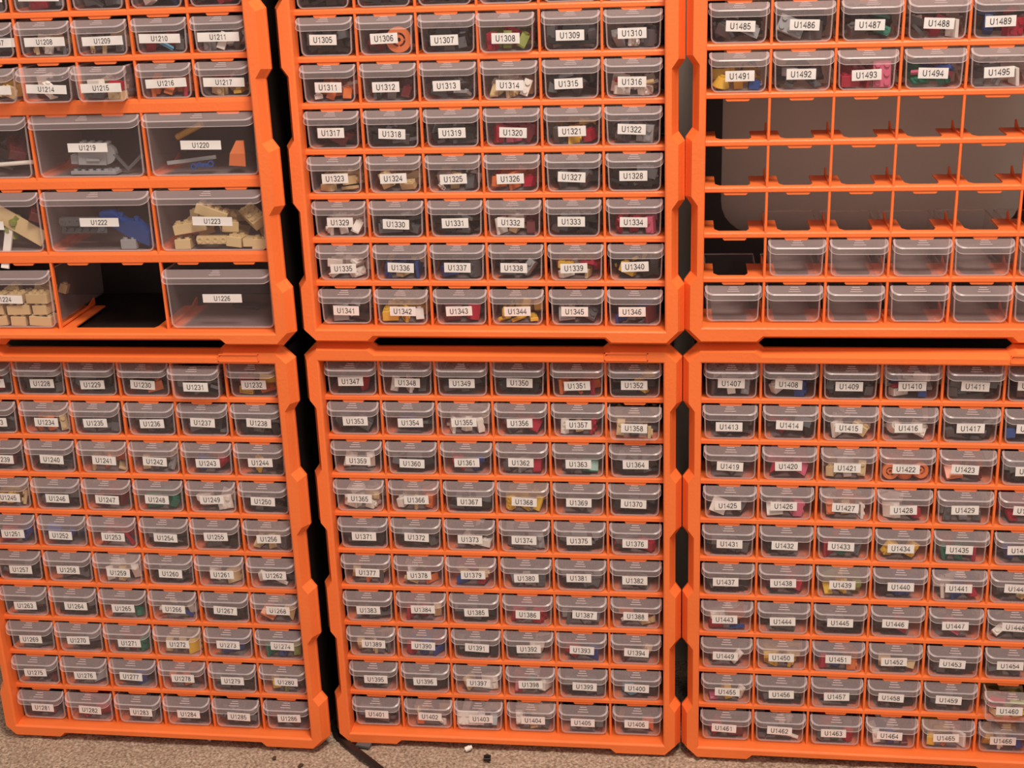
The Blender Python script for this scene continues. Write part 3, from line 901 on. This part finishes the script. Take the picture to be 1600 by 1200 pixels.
        for ix in range(4):
            for iz in range(3):
                x = -.64 + ix * .42; 
                bigp('toy_brick', 3 if (ix + iz) % 2 else 2, 2, 't', mw, (x + .03 * (iz % 2), .18, .10 + iz * .205), (0, rng.uniform(-.05, .05), rng.uniform(-.1, .1)),
                     'tan toy brick %s %s in the drawer marked U1224' % (('on the bottom', 'in the second layer', 'on the top layer')[iz], ('at the far left', 'left of the middle', 'right of the middle', 'at the far right')[ix]))
        for i in range(12): pile_brick(mw, (rng.uniform(-.75, .75), rng.uniform(.6, 1.0), rng.uniform(.12, .5)), 't', rng)
    elif num == 1226:
        bigp('toy_tile', 2, 4, 'k', mw, (.1, 1.2, .06), (0, 0, 1.3), 'black toy tile lying at the back of the drawer marked U1226')


HOUSING_OPEN = housing_mesh(True)
HOUSING_SHUT = housing_mesh(False)
COLS = list(range(7))
SHELF = shelf_mesh(COLS, .10)
SHELF_TOP = shelf_mesh(COLS, .05, True, False)
SHELF_LOW = shelf_mesh(COLS, .05, False, True)
SHELF_WIDE = shelf_mesh((0, 2, 4, 6), .20, True, True, 1.5)
SHELF_WIDE_A = shelf_mesh((0, 2, 4, 6), .23, True, True, 1.5)
SHELF_LOW_BIG = shelf_mesh((0, 2, 4, 6), .05, False, True, 1.5)
DIVIDER = divider_mesh(0, GH, [GH - r * Q + .05 for r in range(1, 10)] + [0.02])
DIVIDER_TOP = divider_mesh(GH - 4.88 * Q, GH, [GH - r * .96 * Q + .05 for r in range(1, 5)])
DIVIDER_BIG = divider_mesh(0, GH - 4.88 * Q, [GH - 6.57 * Q + .1, GH - 8.28 * Q + .1, .02], 1.5)

full = lambda n: [(r, n + 6 * (r - 1), ()) for r in range(1, 11)]
cabinet('BM', 'orange framed drawer cabinet on the carpet in the lower middle, with drawers U1347 to U1406', (0, 0, 0), 0, 0, 0, .305, .305, full(1347), 1)
cabinet('BL', 'orange framed drawer cabinet on the carpet at the lower left, drawers U1227 to U1286', (-6.704, -.030, -.261), .0130, -.0043, -.0022, .305, .310, full(1227), 2)
cabinet('BR', 'orange framed drawer cabinet on the carpet at the lower right, drawers U1407 to U1466', (6.6512, -.015, -.0571), .0145, -.0009, -.0013, .305, .310, full(1407), 3)
cabinet('TM', 'orange framed drawer cabinet stacked in the upper middle, with drawers U1305 to U1346', (.0237, -8.1741, -.0506), .0161, -.0116, -.0018, .305, .300,
        [(r, 1287 + 6 * (r - 1), ()) for r in range(3, 11)], 4)
cabinet('TR', 'orange framed drawer cabinet at the upper right with three rows of empty bays', (6.668, -8.2267, -.0757), -.0141, .0062, .0044, .305, .340,
        [(3, 1479, ()), (4, 1485, ()), (5, 1491, ()), (9, None, (0,)), (10, None, ())], 5)
cabinet('TL', 'orange framed drawer cabinet at the upper left with large drawers and one missing', (-6.6326, -8.1827, -.3615), .0099, 0, -.0049, .305, .282,
        [(3, 1200, (0,)), (4, 1206, (0,)), (5, 1212, (0,))], 6, open_back=False, big=True)

heap = put('loose_toy_bricks', pile.mesh('loose_toy_bricks', [PMAT[k] for k in PKEYS]))
tag(heap, 'heaps of mostly black toy bricks lying deep inside the labelled drawers', 'toy bricks', None, 'stuff')

# ------------------------------------------------------------------ floor and wall
fl = MB()
x0, x1, y0, y1 = -0.62, 0.72, -0.30, 0.06
nx, ny = 330, 90
vs = []
for j in range(ny + 1):
    for i in range(nx + 1):
        x = x0 + (x1 - x0) * i / nx; y = y0 + (y1 - y0) * j / ny
        e_ = min(1, min(i, nx - i) / 6, min(j, ny - j) / 6)
        z = 0.0022 * noise.noise(Vector((x * 160, y * 160, 0))) + 0.002 * noise.noise(Vector((x * 40, y * 40, 3))) - .0002
        vs.append((x, y, z * e_))
fl.add(vs, [(j * (nx + 1) + i, j * (nx + 1) + i + 1, (j + 1) * (nx + 1) + i + 1, (j + 1) * (nx + 1) + i) for j in range(ny) for i in range(nx)], 0, True)
X0, X1, Y0, Y1 = -2.2, 2.2, -3.0, 0.19
fl.add([(X0, Y0, 0), (X1, Y0, 0), (X1, y0, 0), (X0, y0, 0)], [(0, 1, 2, 3)])
fl.add([(X0, y1, 0), (X1, y1, 0), (X1, Y1, 0), (X0, Y1, 0)], [(0, 1, 2, 3)])
fl.add([(X0, y0, 0), (x0, y0, 0), (x0, y1, 0), (X0, y1, 0)], [(0, 1, 2, 3)])
fl.add([(x1, y0, 0), (X1, y0, 0), (X1, y1, 0), (x1, y1, 0)], [(0, 1, 2, 3)])
f_ = put('floor', fl.mesh('floor', [CARPET])); tag(f_, kind='structure')
for p_ in f_.data.polygons:
    pass
wl = MB(); wl.box(X0, X1, 0.19, 0.25, 0, 2.5)
w_ = put('wall_back', wl.mesh('wall_back', [WALL])); tag(w_, kind='structure')

# ------------------------------------------------------------------ things on the carpet
# flat black cable coming out between the two left cabinets
path = [Vector((-.203, .12, .0045)), Vector((-.202, .05, .0045)), Vector((-.1995, .016, .0045)), Vector((-.190, -.002, .0045)), Vector((-.172, -.022, .0045)), Vector((-.155, -.038, .0045)), Vector((-.135, -.057, .0045)),
        Vector((-.112, -.080, .0045)), Vector((-.085, -.112, .0045))]
cb = MB(); rings = []
for i, p_ in enumerate(path):
    d = (path[min(i + 1, len(path) - 1)] - path[max(i - 1, 0)]).normalized()
    s_ = Vector((-d.y, d.x, 0)); w2 = .0048; h2 = .0022
    rings.append([p_ + s_ * a + Vector((0, 0, c)) for a, c in ((-w2, 0), (-w2 * .7, h2), (w2 * .7, h2), (w2, 0), (w2 * .7, -h2), (-w2 * .7, -h2))])
cb.loft(rings, cap0=True, cap1=True, smooth=False)
tag(put('cable', cb.mesh('cable', [BLACK])), 'flat black cable on the carpet between the lower left and middle cabinets', 'cable')


def floor_piece(kind, a, b_, c, x, y, rot, label):
    me, ext = piece_mesh(kind, a, b_, c)
    e_ = aabb([v * P for v in ext], Euler(rot))
    o = put(kind, me, None, (x, y, e_[2] + .0015), rot)
    tag(o, label, 'toy piece')


floor_piece('toy_plate', 1, 1, 'k', -.017, -.0335, (0, 0, .1), 'black toy plate lying alone on the carpet below drawer U1403')
floor_piece('toy_tile', 1, 2, 'g', -.1580, -.017, (0, 0, 1.4), 'small grey toy tile on the carpet below drawer U1401')
m = MB(); m.cyl((0, 0, -.06), .05, .10, 12); m.cyl((0, 0, .04), .035, .04, 12)
o = put('toy_peg', m.mesh('toy_peg', [PMAT['w']], P), None, (-.0405, -.017, .0045), (0, 1.3, .4)); tag(o, 'tiny white toy peg on the carpet in front of the middle cabinet', 'toy piece')
rng = random.Random(5)
CRUMB = principled('brown_crumb', (0.07, 0.035, 0.018), 0.8)
for (x, y, s, mt, lab, nm, cat) in (
        (-.253, -.026, .0026, CRUMB, 'small brown crumb on the carpet below drawer U1285', 'crumb', 'crumb'),
        (-.219, -.058, .0035, CRUMB, 'larger brown crumb on the carpet near the picture bottom edge', 'crumb', 'crumb'),
        (-.2516, -.047, .003, CRUMB, 'dark crumb on the carpet below drawer U1286, in front of the first crumb', 'crumb', 'crumb'),
        (-.336, -.016, .003, PMAT['w'], 'white paper scrap on the carpet below drawer U1284', 'paper_scrap', 'scrap')):
    m = MB(); n_ = 7
    m.loft([[(math.cos(2 * math.pi * i / n_ + r_) * s * rr * rng.uniform(.7, 1.5), math.sin(2 * math.pi * i / n_ + r_) * s * rr * rng.uniform(.5, 1), zz) for i in range(n_)]
            for rr, zz, r_ in ((.7, -.001, 0), (1.0, .0006, .1), (.6, .002, .2))], cap0=True, cap1=True)
    tag(put(nm, m.mesh(nm, [mt]), None, (x, y, .0015), (0, 0, rng.uniform(0, 3))), lab, cat)
